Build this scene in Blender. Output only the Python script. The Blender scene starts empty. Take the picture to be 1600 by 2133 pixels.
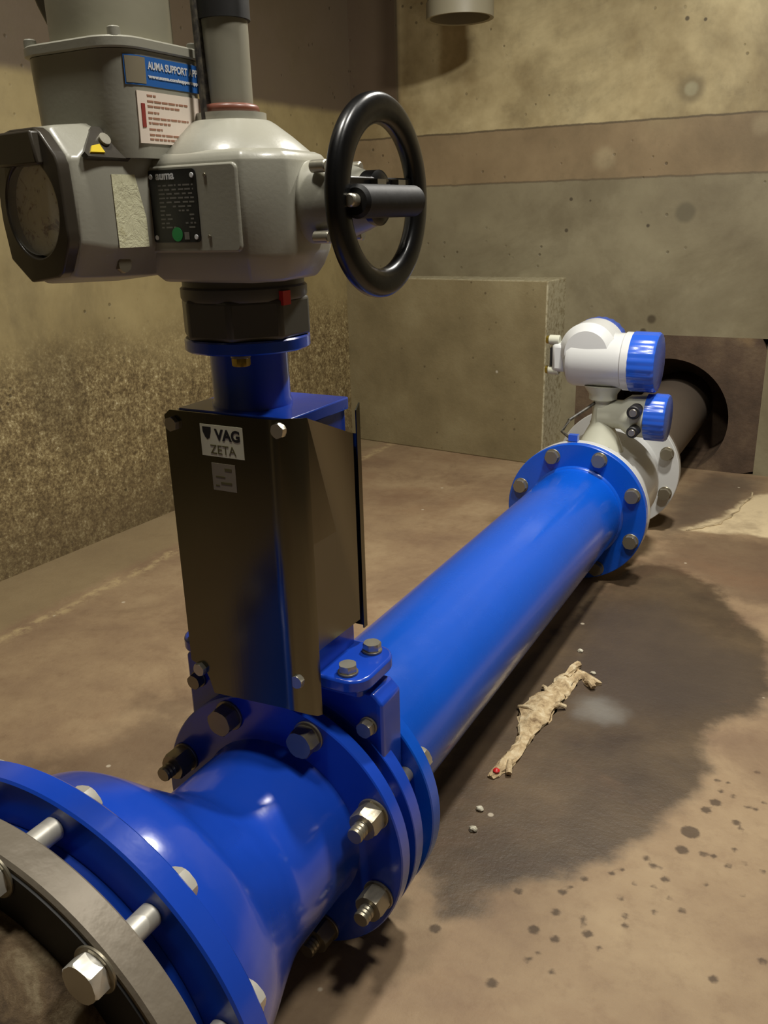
import bpy, bmesh, math, random
import numpy as np
from mathutils import Vector, Matrix
random.seed(7)
PI = math.pi; R = math.radians
SC = bpy.context.scene
COL = SC.collection
AZ = 0.172                      # height of the pipe axis above the floor

# ------------------------------------------------------------------ camera
F = 1803.19; YAW = .49970; PITCH = .33370; ROLL = -.0280
CAM = Vector((.5423, 0.0, .7011 + AZ))
def cam_axes():
    cy, sy = math.cos(YAW), math.sin(YAW)
    f = Vector((-sy*math.cos(PITCH), cy*math.cos(PITCH), -math.sin(PITCH)))
    r = Vector((cy, sy, 0)); u = r.cross(f)
    return r*math.cos(ROLL)+u*math.sin(ROLL), -r*math.sin(ROLL)+u*math.cos(ROLL), f
RX, UP, FW = cam_axes()
cd = bpy.data.cameras.new('camera'); cam = bpy.data.objects.new('camera', cd); COL.objects.link(cam)
cd.sensor_fit = 'VERTICAL'; cd.sensor_height = 36.0; cd.lens = 36.0*F/2133.0; cd.clip_start = .01; cd.clip_end = 50
m = Matrix((RX, UP, -FW)).transposed().to_4x4(); m.translation = CAM
cam.matrix_world = m
SC.camera = cam
def at(px, py, ax, val):        # where the line of sight of a photograph pixel meets a plane of the room
    d = FW + RX*((px-800)/F) - UP*((py-1066.5)/F)
    return CAM + d*((val-CAM[ax])/d[ax])

# ------------------------------------------------------------------ light and exposure
w = bpy.data.worlds.new('world'); SC.world = w; w.use_nodes = True
w.node_tree.nodes['Background'].inputs[0].default_value = (1, .93, .8, 1)
w.node_tree.nodes['Background'].inputs[1].default_value = 0.02
def area(name, loc, tgt, size, power, col, shape='DISK', size_y=None):
    l = bpy.data.lights.new(name, 'AREA'); l.shape = shape; l.size = size
    if size_y: l.size_y = size_y
    l.energy = power; l.color = col
    o = bpy.data.objects.new(name, l); COL.objects.link(o); o.location = loc
    o.rotation_euler = (Vector(tgt)-Vector(loc)).to_track_quat('-Z', 'Y').to_euler()
    return o
area('lamp_main', (.34, 1.68, 1.80), (.15, 1.9, 0), .13, 25, (1, .96, .88))
area('lamp_near', (-.02, .42, 2.28), (.0, .6, 0), .22, 13, (1, .96, .86))
area('lamp_side', (.78, .80, 2.25), (.1, .9, .3), .25, 16, (1, .96, .88))
SC.view_settings.view_transform = 'Standard'; SC.view_settings.look = 'None'
SC.view_settings.exposure = 0.14; SC.view_settings.gamma = 1.0; SC.view_settings.use_curve_mapping = False

# ------------------------------------------------------------------ materials
def s2l(c):
    return tuple((x/12.92 if x <= .04045 else ((x+.055)/1.055)**2.4) for x in [v/255 for v in c])+(1,)
class G:
    def __init__(s, name):
        s.m = bpy.data.materials.new(name); s.m.use_nodes = True; s.t = s.m.node_tree
        s.b = s.t.nodes['Principled BSDF']; s.tc = None
    def n(s, typ, **k):
        x = s.t.nodes.new(typ)
        for a, v in k.items(): setattr(x, a, v)
        return x
    def l(s, a, b): s.t.links.new(a, b)
    def coord(s, kind='Object'):
        if kind == 'World':
            return s.n('ShaderNodeNewGeometry').outputs['Position']
        return s.n('ShaderNodeTexCoord').outputs[kind]
    def noise(s, scale, detail=4, rough=.55, vec=None, dist=0):
        x = s.n('ShaderNodeTexNoise'); x.inputs['Scale'].default_value = scale; x.inputs['Detail'].default_value = detail
        x.inputs['Roughness'].default_value = rough; x.inputs['Distortion'].default_value = dist
        s.l(vec if vec is not None else s.coord('World'), x.inputs['Vector']); return x.outputs['Fac']
    def ramp(s, v, stops):
        x = s.n('ShaderNodeValToRGB'); e = x.color_ramp.elements
        while len(e) < len(stops): e.new(.5)
        for el, (p, c) in zip(e, stops):
            el.position = p; el.color = c if len(c) == 4 else tuple(c)+(1,)
        s.l(v, x.inputs[0]); return x.outputs[0]
    def step(s, v, a, b):
        x = s.n('ShaderNodeMapRange'); x.interpolation_type = 'SMOOTHSTEP'
        x.inputs[1].default_value = a; x.inputs[2].default_value = b
        s.l(v, x.inputs[0]); return x.outputs[0]
    def math(s, op, a, b=None, clamp=False):
        x = s.n('ShaderNodeMath', operation=op); x.use_clamp = clamp
        for i, v in enumerate((a, b)):
            if v is None: continue
            if isinstance(v, (int, float)): x.inputs[i].default_value = v
            else: s.l(v, x.inputs[i])
        return x.outputs[0]
    def mix(s, f, a, b):
        x = s.n('ShaderNodeMix', data_type='RGBA')
        for sock, v in ((x.inputs[0], f), (x.inputs[6], a), (x.inputs[7], b)):
            if isinstance(v, (int, float)): sock.default_value = v
            elif isinstance(v, tuple): sock.default_value = v
            else: s.l(v, sock)
        return x.outputs[2]
    def attr(s, name):
        return s.n('ShaderNodeAttribute', attribute_name=name).outputs['Fac']
    def xyz(s):
        x = s.n('ShaderNodeSeparateXYZ'); s.l(s.coord('World'), x.inputs[0]); return x.outputs
    def blob(s, c, rad, soft=.3, wob=0, wscale=12):
        """1 inside a round mark of the given radius about c, 0 outside"""
        x = s.n('ShaderNodeVectorMath', operation='DISTANCE'); s.l(s.coord('World'), x.inputs[0]); x.inputs[1].default_value = c
        d = x.outputs['Value']
        if wob: d = s.math('ADD', d, s.math('MULTIPLY', s.math('SUBTRACT', s.noise(wscale, 3), .5), wob))
        return s.math('SUBTRACT', 1.0, s.step(d, rad*(1-soft), rad*(1+soft)))
    def bump(s, h, strength=.3, dist=.01):
        x = s.n('ShaderNodeBump'); x.inputs['Strength'].default_value = strength; x.inputs['Distance'].default_value = dist
        s.l(h, x.inputs['Height']); s.l(x.outputs[0], s.b.inputs['Normal'])
    def set(s, col=None, rough=None, metal=None, **k):
        for nm, v in (('Base Color', col), ('Roughness', rough), ('Metallic', metal)):
            if v is None: continue
            if isinstance(v, (int, float, tuple)): s.b.inputs[nm].default_value = v
            else: s.l(v, s.b.inputs[nm])
        for a, v in k.items(): s.b.inputs[a.replace('_', ' ')].default_value = v
        return s.m

def paint(name, c, rough=.3, coat=0.0, var=.12, metal=0, bump=.05, bscale=120, dirt_shade=None):
    g = G(name); c = s2l(c); d = tuple(x*(1-var) for x in c[:3])+(1,)
    v = g.coord('Object')
    col = g.mix(g.noise(14, 5, .6, v), c, d)
    if dirt_shade:
        col = g.mix(g.math('MULTIPLY', g.step(g.noise(9, 6, .7, v), .52, .75), .6), col, s2l(dirt_shade))
    r = g.math('ADD', g.math('MULTIPLY', g.noise(30, 4, .6, v), .16), rough-.08)
    if bump: g.bump(g.noise(bscale, 3, .5, v), bump, .002)
    return g.set(col, r, metal, Coat_Weight=coat, Coat_Roughness=.12)

M = {}
M['blue'] = paint('blue_epoxy', (8, 86, 204), .26, .4, .14, bump=.10, bscale=45)
M['blue2'] = paint('blue_epoxy_casting', (26, 72, 190), .22, .5, .14, bump=.14, bscale=40)
M['bluecap'] = paint('blue_cap_enamel', (40, 90, 200), .25, .4)
M['grey'] = paint('actuator_grey_paint', (162, 160, 146), .36, .15, .10, bump=.06, bscale=260)
M['darkgrey'] = paint('dark_grey_casting', (84, 83, 76), .40, .1, .15)
M['motor'] = paint('motor_grey_paint', (150, 146, 126), .42, .1, .06)
M['black'] = paint('black_enamel', (9, 9, 10), .30, .15, .2, bump=.05)
M['gripblack'] = paint('matt_black_grip', (8, 8, 9), .6, 0, .2, bump=.1)
M['rubber'] = paint('black_rubber', (26, 25, 24), .55, 0, .2)
M['plastic'] = paint('dark_brown_plastic', (62, 56, 46), .38, .2, .15)
M['white'] = paint('white_enamel', (204, 205, 203), .30, .3, .05)
M['offwhite'] = paint('off_white_enamel', (196, 196, 178), .34, .2, .08)
M['zinc'] = paint('zinc_plated_steel', (205, 200, 182), .32, 0, .25, metal=.75, bump=.1)
M['whitezinc'] = paint('bright_zinc_nut', (226, 222, 210), .38, 0, .1, metal=.55, bump=.05)
M['steel'] = paint('dull_steel', (160, 152, 132), .36, 0, .3, metal=.7, bump=.1)
M['brass'] = paint('yellow_brass', (176, 150, 60), .35, 0, .2, metal=.8)
M['ringsteel'] = paint('galvanised_ring', (142, 132, 116), .50, 0, .25, metal=.2, bump=.5, bscale=70, dirt_shade=(96, 66, 44))
M['taupe'] = paint('taupe_coated_pipe', (104, 92, 80), .55, 0, .2, bump=.1)
M['vent'] = paint('pale_grey_plastic', (150, 143, 120), .5, 0, .08)
M['sleeve'] = paint('grey_tube', (136, 132, 116), .42, .05, .06)
M['brown'] = paint('brown_seal', (120, 70, 52), .4, .1, .1)
M['red'] = paint('red_plastic', (200, 30, 32), .4, .1, .1)
M['yellow'] = paint('yellow_tag', (235, 205, 40), .4, 0, .05)
M['green'] = paint('green_sticker', (40, 150, 80), .5, 0, .05)
M['labelblue'] = paint('blue_label', (50, 110, 190), .4, 0, .03, bump=0)
M['labelpink'] = paint('cream_label', (255, 240, 224), .5, 0, .03, bump=0)
M['labelwhite'] = paint('white_label', (226, 224, 192), .55, 0, .05, bump=0)
M['labelgrey'] = paint('worn_label', (150, 140, 116), .6, 0, .25, bump=0)
M['paper'] = None
M['ink'] = paint('black_ink', (28, 28, 30), .6, 0, .05, bump=0)
M['inkbrown'] = paint('brown_ink', (176, 128, 104), .6, 0, .05, bump=0)
M['inkgold'] = paint('faded_ink', (98, 92, 52), .6, 0, .05, bump=0)
M['inkred'] = paint('red_ink', (160, 62, 52), .6, 0, .05, bump=0)
M['inkwhite'] = paint('white_ink', (230, 232, 235), .6, 0, .05, bump=0)
M['inkgrey'] = paint('grey_ink', (120, 118, 112), .6, 0, .05, bump=0)
M['plate'] = paint('black_nameplate', (30, 30, 30), .4, .1, .1, bump=0)
g = G('crinkled_paper'); v = g.coord('Object')
g.bump(g.noise(60, 5, .7, v, 1.5), .6, .004)
M['paper'] = g.set(g.mix(g.step(g.noise(45, 4, .6, v), .5, .7), s2l((236, 234, 196)), s2l((190, 180, 124))), .6)
# brushed stainless cover
g = G('brushed_stainless'); v = g.coord('Object')
mp = g.n('ShaderNodeMapping'); mp.inputs['Scale'].default_value = (220, 220, 3); g.l(v, mp.inputs[0])
g.bump(g.noise(1, 3, .6, mp.outputs[0]), .04, .001)
M['stainless'] = g.set(g.mix(g.noise(5, 3, .6, v), s2l((118, 116, 104)), s2l((104, 101, 88))), .20, 1.0)
# rusty cast body
g = G('rusty_casting'); v = g.coord('Object')
c = g.ramp(g.noise(22, 8, .7, v, .6), [(.3, s2l((58, 44, 32))), (.48, s2l((112, 92, 66))), (.6, s2l((150, 134, 104))), (.75, s2l((104, 62, 40)))])
g.bump(g.noise(60, 8, .75, v), .6, .008)
M['rusty'] = g.set(c, .75)
# cloudy dial
g = G('indicator_dial'); v = g.coord('Object')
c = g.ramp(g.noise(55, 6, .7, v, 1.2), [(.30, s2l((70, 74, 34))), (.38, s2l((140, 96, 62))), (.45, s2l((226, 222, 190))), (.7, s2l((245, 242, 214)))])
M['dial'] = g.set(c, .5)
g = G('cover_glass'); M['glass'] = g.set((.9, .92, .85, 1), .06, 0, Alpha=.14)
# dark blue shaded casting is the same paint
g = G('tan_debris'); v = g.coord('World')
g.bump(g.noise(90, 6, .7), .8, .006)
M['debris'] = g.set(g.ramp(g.noise(45, 6, .65), [(.3, s2l((120, 96, 66))), (.5, s2l((196, 172, 132))), (.7, s2l((232, 216, 180)))]), .8)
g = G('pale_stone'); M['stone'] = g.set(g.ramp(g.noise(200, 3), [(.3, s2l((150, 142, 120))), (.7, s2l((215, 210, 190)))]), .8)
g = G('cable_black'); M['cable'] = g.set(g.ramp(g.noise(150, 3), [(.4, s2l((40, 36, 32))), (.7, s2l((86, 80, 66)))]), .5)

# --- concrete
def concrete(name, side):
    g = G(name); x, y, z = g.xyz()
    n1 = g.noise(2.2, 6, .6); n2 = g.noise(14, 8, .7); n3 = g.noise(70, 6, .7)
    lower = g.ramp(n1, [(.3, s2l((118, 108, 84))), (.5, s2l((138, 129, 102))), (.7, s2l((158, 150, 122)))])
    upper = g.ramp(n1, [(.3, s2l((124, 105, 76))), (.5, s2l((146, 126, 94))), (.7, s2l((168, 150, 112)))])
    wob = g.math('MULTIPLY', g.math('SUBTRACT', n2, .5), .012)
    zz = g.math('ADD', z, wob)
    if side == 'back':
        zs1, zs2 = .955+AZ, .785+AZ
        col = g.mix(g.step(zz, zs2-.004, zs2+.004), lower, upper)
        top = g.ramp(g.noise(3, 5, .6), [(.35, s2l((150, 132, 92))), (.65, s2l((214, 198, 152)))])
        col = g.mix(g.step(zz, zs1-.004, zs1+.004), col, top)
        # left end above the upper seam is darker
        dk = g.math('MULTIPLY', g.math('SUBTRACT', 1.0, g.step(x, -1.03, -1.0)), g.step(zz, zs1+.05, zs1+.1))
        col = g.mix(dk, col, s2l((92, 76, 58)))
        h = g.math('MULTIPLY', n3, .2)
        for zs, st in ((zs1, .75), (zs2, .55)):
            ln = g.math('SUBTRACT', 1.0, g.step(g.math('ABSOLUTE', g.math('SUBTRACT', zz, zs)), .0012, .005))
            col = g.mix(g.math('MULTIPLY', ln, st), col, s2l((66, 54, 38)))
        ln = g.math('MULTIPLY', g.math('SUBTRACT', 1.0, g.step(g.math('ABSOLUTE', g.math('SUBTRACT', x, -1.02)), .001, .006)), g.step(zz, zs1, zs1+.02))
        col = g.mix(g.math('MULTIPLY', ln, .5), col, s2l((70, 62, 46)))
        # tie hole marks
        p = at(1440, 185, 1, 3.05); b1 = g.blob(p, .040, .35, .01); b2 = g.blob(p, .020, .3, .006)
        col = g.mix(g.math('MULTIPLY', b1, .55), col, s2l((96, 84, 58)))
        col = g.mix(g.math('MULTIPLY', b2, .75), col, s2l((168, 162, 130)))
        p = at(1427, 443, 1, 3.05); col = g.mix(g.math('MULTIPLY', g.blob(p, .030, .3, .02), .6), col, s2l((88, 82, 64)))
        p = at(1550, 370, 1, 3.05)
        for q, r_ in (((1260, 330), .035), ((1590, 260), .03)):
            col = g.mix(g.math('MULTIPLY', g.blob(at(*q, 1, 3.05), r_, .5, .03), .4), col, s2l((186, 172, 136)))
        for q, r_ in (((1432, 38), .006), ((1470, 40), .004), ((1357, 665), .014), ((1340, 690), .010), ((1190, 415), .005), ((1230, 418), .004), ((1180, 480), .006), ((1350, 470), .006)):
            col = g.mix(g.math('MULTIPLY', g.blob(at(*q, 1, 3.05), r_, .4, .006), .8), col, s2l((50, 40, 28)))
    elif side == 'left':
        zs = 1.045+AZ
        rough = g.math('SUBTRACT', 1.0, g.step(g.math('ADD', z, g.math('MULTIPLY', n1, .3)), .55, .80))
        sp = g.math('ADD', g.math('MULTIPLY', g.noise(120, 4, .75), .6), g.math('MULTIPLY', g.noise(38, 4, .7), .4))
        spc = g.ramp(sp, [(.40, s2l((76, 60, 36))), (.5, s2l((128, 110, 74))), (.58, s2l((168, 152, 108))), (.66, s2l((228, 216, 178)))])
        base = g.ramp(n1, [(.3, s2l((126, 110, 70))), (.5, s2l((150, 134, 92))), (.7, s2l((168, 152, 108)))])
        col = g.mix(g.math('MULTIPLY', rough, .9), base, spc)
        low = g.math('SUBTRACT', 1.0, g.step(g.math('ADD', z, g.math('MULTIPLY', n2, .16)), .10, .34))
        col = g.mix(g.math('MULTIPLY', low, .5), col, s2l((92, 76, 54)))
        col = g.mix(g.step(zz, zs-.015, zs+.015), col, s2l((98, 84, 66)))
        h = g.math('ADD', g.math('MULTIPLY', g.math('MULTIPLY', sp, rough), 1.0), g.math('MULTIPLY', n3, .2))
    else:
        col = g.mix(1.0, lower, s2l((70, 64, 52))); h = g.math('MULTIPLY', n3, .3)
    mott = g.step(g.noise(1.6, 7, .68, None, .6), .42, .66)
    col = g.mix(g.math('MULTIPLY', mott, .42), col, s2l((84, 72, 48)))
    # pits
    vo = g.n('ShaderNodeTexVoronoi'); vo.inputs['Scale'].default_value = 26; g.l(g.coord('World'), vo.inputs['Vector'])
    pit = g.math('MULTIPLY', g.math('SUBTRACT', 1.0, g.step(vo.outputs['Distance'], .08, .16)), g.step(g.noise(5, 3), .52, .62))
    col = g.mix(g.math('MULTIPLY', pit, .6), col, s2l((58, 48, 30)))
    col = g.mix(g.math('MULTIPLY', g.step(n2, .5, .8), .35), col, s2l((104, 92, 66)))
    g.bump(g.math('SUBTRACT', h, pit), .35, .006)
    return g.set(col, .62)
M['wall_back'] = concrete('concrete_back_wall', 'back')
M['wall_left'] = concrete('concrete_left_wall', 'left')
M['wall_other'] = concrete('concrete_other_walls', 'other')
g = G('plastered_block'); n1 = g.noise(4, 6, .6)
c = g.ramp(n1, [(.3, s2l((116, 104, 74))), (.5, s2l((134, 121, 88))), (.7, s2l((150, 138, 104)))])
x, y, z = g.xyz()
edge = g.math('MAXIMUM', g.step(x, -.392, -.388), g.step(z, .462+AZ, .470+AZ))
c = g.mix(g.math('MULTIPLY', edge, g.step(g.noise(60, 5, .7), .3, .6)), c, s2l((184, 176, 146)))  # right face and top painted paler, for light from the upper right
vo = g.n('ShaderNodeTexVoronoi'); vo.inputs['Scale'].default_value = 22; g.l(g.coord('World'), vo.inputs['Vector'])
pit = g.math('MULTIPLY', g.math('SUBTRACT', 1.0, g.step(vo.outputs['Distance'], .06, .13)), g.step(g.noise(6, 3), .5, .6))
c = g.mix(g.math('MULTIPLY', pit, .6), c, s2l((62, 50, 30)))
q = at(1033, 775, 1, 2.9); c = g.mix(g.blob(q, .008, .3), c, s2l((220, 214, 196)))
g.bump(g.noise(80, 6, .7), .3, .004); M['block'] = g.set(c, .7)
g = G('rust_stained_concrete'); n1 = g.noise(7, 7, .65)
c = g.ramp(n1, [(.3, s2l((62, 48, 36))), (.5, s2l((88, 70, 54))), (.68, s2l((112, 94, 72)))])
c = g.mix(g.math('MULTIPLY', g.blob(at(1550, 712, 1, 3.0), .045, .4, .03), .7), c, s2l((190, 160, 110)))
g.bump(g.noise(60, 6, .7), .35, .006); M['portal'] = g.set(c, .7)
# floor with damp patch (vertex masks say where the stains and painted shade lie)
g = G('concrete_floor'); n1 = g.noise(3.5, 7, .62); n2 = g.noise(30, 7, .7); n3 = g.noise(140, 5, .7)
x, y, z = g.xyz()
c = g.ramp(n1, [(.3, s2l((130, 106, 82))), (.5, s2l((152, 128, 98))), (.7, s2l((170, 147, 114)))])
c = g.mix(g.math('MULTIPLY', g.step(n2, .45, .8), .4), c, s2l((116, 90, 66)))
wob = g.math('ADD', g.math('MULTIPLY', g.math('SUBTRACT', g.noise(16, 5, .6), .5), .07), g.math('MULTIPLY', g.math('SUBTRACT', n2, .5), .02))
wet = g.math('SUBTRACT', 1.0, g.step(g.math('ADD', g.attr('wet'), wob), -.02, .02))
wc = g.ramp(g.noise(5, 5, .6), [(.3, s2l((60, 48, 37))), (.5, s2l((80, 66, 49))), (.7, s2l((100, 83, 61)))])
c = g.mix(g.math('MULTIPLY', wet, .95), c, wc)
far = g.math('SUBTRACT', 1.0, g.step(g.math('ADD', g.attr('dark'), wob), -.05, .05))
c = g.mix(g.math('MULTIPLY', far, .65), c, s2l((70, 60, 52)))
dirt_shade = g.math('SUBTRACT', 1.0, g.step(g.math('ADD', g.attr('dirt_shade'), g.math('MULTIPLY', wob, 2.5)), -.05, .05))
c = g.mix(g.math('MULTIPLY', dirt_shade, .55), c, s2l((84, 64, 48)))  # dirt and damp, plus the actuator's shadow painted on the left floor
c = g.mix(g.math('MULTIPLY', g.step(g.noise(1.3, 6, .65, None, .5), .5, .68), .45), c, s2l((126, 92, 66)))
sp = g.math('SUBTRACT', 1.0, g.step(g.math('ADD', g.attr('spots'), g.math('MULTIPLY', g.math('SUBTRACT', n3, .5), .006)), -.0015, .0035))
c = g.mix(g.math('MULTIPLY', sp, .8), c, s2l((64, 48, 32)))
pale = g.math('SUBTRACT', 1.0, g.step(g.math('ADD', g.attr('pale'), g.math('MULTIPLY', wob, .8)), -.01, .02))
c = g.mix(g.math('MULTIPLY', pale, .9), c, s2l((226, 206, 166)))
strip = g.math('SUBTRACT', 1.0, g.step(g.math('ADD', x, g.math('MULTIPLY', wob, .8)), -1.10, -1.05))
c = g.mix(g.math('MULTIPLY', strip, .6), c, s2l((142, 126, 92)))
ridge = g.math('SUBTRACT', 1.0, g.step(g.math('ABSOLUTE', g.math('SUBTRACT', g.math('ADD', x, wob), -1.03)), .0, .03))
c = g.mix(g.math('MULTIPLY', g.math('MULTIPLY', ridge, g.step(n2, .4, .6)), .55), c, s2l((206, 184, 136)))
vo = g.n('ShaderNodeTexVoronoi'); vo.inputs['Scale'].default_value = 9; g.l(g.coord('World'), vo.inputs['Vector'])
fl = g.math('SUBTRACT', 1.0, g.step(vo.outputs['Distance'], .03, .05)); c = g.mix(g.math('MULTIPLY', fl, .6), c, s2l((212, 200, 176)))
c = g.mix(g.math('MULTIPLY', g.step(g.noise(2.3, 6, .7, None, .8), .52, .68), .4), c, s2l((104, 80, 60)))
smear = g.blob(at(1248, 1480, 2, 0), .04, .7, .05, 20); c = g.mix(g.math('MULTIPLY', smear, .45), c, s2l((150, 148, 140)))
g.bump(g.math('ADD', g.math('MULTIPLY', n2, .7), g.math('MULTIPLY', n3, .4)), .35, .006)
rg = g.math('SUBTRACT', .68, g.math('MULTIPLY', wet, .22))
M['floor'] = g.set(c, rg)

# ------------------------------------------------------------------ builders
class Thing:
    """an Empty at the thing's base; its meshes are written in pipe-axis coordinates (z = 0 on the axis)"""
    def __init__(s, name, label, cat, base, group=None, rotz=0, centre=None):
        o = bpy.data.objects.new(name, None); COL.objects.link(o); s.e = o
        o.empty_display_size = .05
        c = centre or (0, 0)
        s.off = Vector((base[0]-c[0], base[1]-c[1], base[2]))
        o.location = (base[0], base[1], base[2]+AZ); o.rotation_euler = (0, 0, rotz)
        o['label'] = label; o['category'] = cat
        if group: o['group'] = group
        o['kind'] = 'thing'
def finish(bm, name, mat, parent, off, smooth=True, bevel=0, seg=2, angle=35, mods=None):
    bmesh.ops.translate(bm, verts=bm.verts, vec=-off)
    bmesh.ops.recalc_face_normals(bm, faces=bm.faces)
    me = bpy.data.meshes.new(name); bm.to_mesh(me); bm.free()
    me.materials.append(mat)
    if smooth:
        for p in me.polygons: p.use_smooth = True
        me.set_sharp_from_angle(angle=R(angle))
    o = bpy.data.objects.new(name, me); COL.objects.link(o)
    if parent is not None: o.parent = parent
    if bevel:
        b = o.modifiers.new('bevel', 'BEVEL'); b.width = bevel; b.segments = seg; b.limit_method = 'ANGLE'; b.angle_limit = R(30)
        b.harden_normals = False
    return o
def part(t, name, bm, mat, parent=None, label=None, **k):
    o = finish(bm, name, M[mat] if isinstance(mat, str) else mat, parent or t.e, t.off, **k)
    if label: o['label'] = label
    return o
def AX(axis, c, r, a, h):
    if axis == 'y': return Vector((c[0]+r*math.sin(a), c[1]+h, c[2]+r*math.cos(a)))
    if axis == 'x': return Vector((c[0]+h, c[1]+r*math.sin(a), c[2]+r*math.cos(a)))
    return Vector((c[0]+r*math.cos(a), c[1]+r*math.sin(a), c[2]+h))
def lathe(prof, axis='y', c=(0, 0, 0), seg=96, bm=None, closed=True):
    """prof: list of (r, h) going round the section; closed joins last to first"""
    bm = bm or bmesh.new(); rings = []
    for r, h in prof:
        if r < 1e-6: rings.append([bm.verts.new(AX(axis, c, 0, 0, h))])
        else: rings.append([bm.verts.new(AX(axis, c, r, 2*PI*i/seg, h)) for i in range(seg)])
    n = len(rings)
    for k in range(n if closed else n-1):
        A, B = rings[k], rings[(k+1) % n]
        if len(A) == 1 and len(B) == 1: continue
        for i in range(seg):
            j = (i+1) % seg
            if len(A) == 1: bm.faces.new((A[0], B[i], B[j]))
            elif len(B) == 1: bm.faces.new((A[i], A[j], B[0]))
            else: bm.faces.new((A[i], A[j], B[j], B[i]))
    return bm
def ring(r0, r1, h0, h1, axis='y', c=(0, 0, 0), e=.0015, seg=96, bm=None):
    return lathe([(r0, h0), (r1-e, h0), (r1, h0+e), (r1, h1-e), (r1-e, h1), (r0, h1)], axis, c, seg, bm)
def solid(r, h0, h1, axis='y', c=(0, 0, 0), e=.001, seg=48, bm=None):
    return lathe([(0, h0), (r-e, h0), (r, h0+e), (r, h1-e), (r-e, h1), (0, h1)], axis, c, seg, bm, closed=False)
def loft(levels, bm=None, caps=True):
    """levels: lists of points of equal count"""
    bm = bm or bmesh.new(); vs = [[bm.verts.new(p) for p in L] for L in levels]; n = len(vs[0])
    for A, B in zip(vs, vs[1:]):
        for i in range(n):
            j = (i+1) % n; bm.faces.new((A[i], A[j], B[j], B[i]))
    if caps: bm.faces.new(vs[0][::-1]); bm.faces.new(vs[-1])
    return bm
def box(x0, x1, y0, y1, z0, z1, bm=None):
    return loft([[(x0, y0, z), (x1, y0, z), (x1, y1, z), (x0, y1, z)] for z in (z0, z1)], bm)
def prism(poly, axis, a, b, bm=None):
    f = {'z': lambda p, h: (p[0], p[1], h), 'y': lambda p, h: (p[0], h, p[1]), 'x': lambda p, h: (h, p[0], p[1])}[axis]
    return loft([[f(p, h) for p in poly] for h in (a, b)], bm)
def rrect(cx, cy, hx, hy, r, n=8):
    out = []
    for sx, sy, a0 in ((1, 1, 0), (-1, 1, 90), (-1, -1, 180), (1, -1, 270)):
        for i in range(n+1):
            a = R(a0+90*i/n); out.append((cx+sx*(hx-r)+r*math.cos(a), cy+sy*(hy-r)+r*math.sin(a)))
    return out
def tube(path, r, seg=12, bm=None):
    bm = bm or bmesh.new(); P = [Vector(p) for p in path]; rings = []
    for i, p in enumerate(P):
        t = (P[min(i+1, len(P)-1)]-P[max(i-1, 0)]).normalized()
        u = t.cross(Vector((0, 1, .13))).normalized(); v = t.cross(u)
        rr = r[i] if isinstance(r, (list, tuple)) else r
        rings.append([p+u*rr*math.cos(2*PI*k/seg)+v*rr*math.sin(2*PI*k/seg) for k in range(seg)])
    return loft(rings, bm)
def hexprism(bm, axis, c, h0, h1, af, rot=0, ch=.12):
    """hexagonal head or nut, af = across flats"""
    rr = af/math.sqrt(3)
    def lvl(s, h): return [AX(axis, c, rr*s, rot+2*PI*i/6, h) for i in range(6)]
    d = (h1-h0)
    def rnd(s, h): return [AX(axis, c, rr*s, rot+2*PI*i/24, h) for i in range(24)]
    L = []
    for h, s in ((h0, .90), (h0+d*ch, 1.0), (h1-d*ch, 1.0), (h1, .90)):
        pts = []
        for i in range(24):
            a = 2*PI*i/24; k = math.cos(PI/6)/math.cos((a % (PI/3))-PI/6)   # hexagon radius factor
            rad = rr*k if s == 1.0 else min(rr*k, rr*.90)
            pts.append(AX(axis, c, rad, rot+a, h))
        L.append(pts)
    loft(L, bm); return bm
def bolt(t, pos, d, af=.030, head=.0125, washer=True, mat='zinc', stud=None, nutmat=None, name='bolt', rot=None, axis='y', sr=.0098):
    """a fastener on the face at pos; d=+1/-1 is the way it sticks out.  stud=len: nut with a threaded end instead of a head"""
    rot = random.uniform(0, 1) if rot is None else rot
    hw = .003 if washer else 0
    lo, hi = (hw, hw+head) if d > 0 else (-hw-head, -hw)
    if stud is None:
        b = part(t, name, hexprism(bmesh.new(), axis, pos, lo, hi, af, rot), mat)
    else:
        a0, a1 = (0, hw+head+stud) if d > 0 else (-hw-head-stud, 0)
        prof = [(0, a0)]; h = a0; k = 0
        n = max(6, int((a1-a0)/.0025)//2*2)
        for i in range(n+1):
            hh = a0+(a1-a0)*i/n; prof.append((sr if i % 2 else sr*.90, hh))
        prof.append((0, a1))
        b = part(t, name, lathe(prof, axis, pos, 24, closed=False), mat)
        part(t, 'nut', hexprism(bmesh.new(), axis, pos, lo, hi, af, rot), nutmat or mat, parent=b)
    if washer:
        w0, w1 = (0, .003) if d > 0 else (-.003, 0)
        part(t, 'washer', solid(af*.62, w0, w1, axis, pos, .0005, 28), 'steel', parent=b)
    return b
def text(t, s, parent, mat, origin, right, up, size, name='lettering', bold=.0):
    """lettering standing on a label: origin = lower left corner"""
    cu = bpy.data.curves.new('t', 'FONT'); cu.body = s; cu.size = size; cu.extrude = .00012; cu.offset = bold
    o = bpy.data.objects.new('t', cu); COL.objects.link(o)
    dg = bpy.context.evaluated_depsgraph_get(); me = bpy.data.meshes.new_from_object(o.evaluated_get(dg))
    COL.objects.unlink(o); bpy.data.objects.remove(o)
    r = Vector(right).normalized(); u = Vector(up).normalized(); n = r.cross(u)
    mt = Matrix((r, u, n)).transposed().to_4x4(); mt.translation = Vector(origin)-t.off
    me.transform(mt); me.materials.clear(); me.materials.append(M[mat]); me.name = name
    q = bpy.data.objects.new(name, me); COL.objects.link(q); q.parent = parent
    return q
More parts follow.
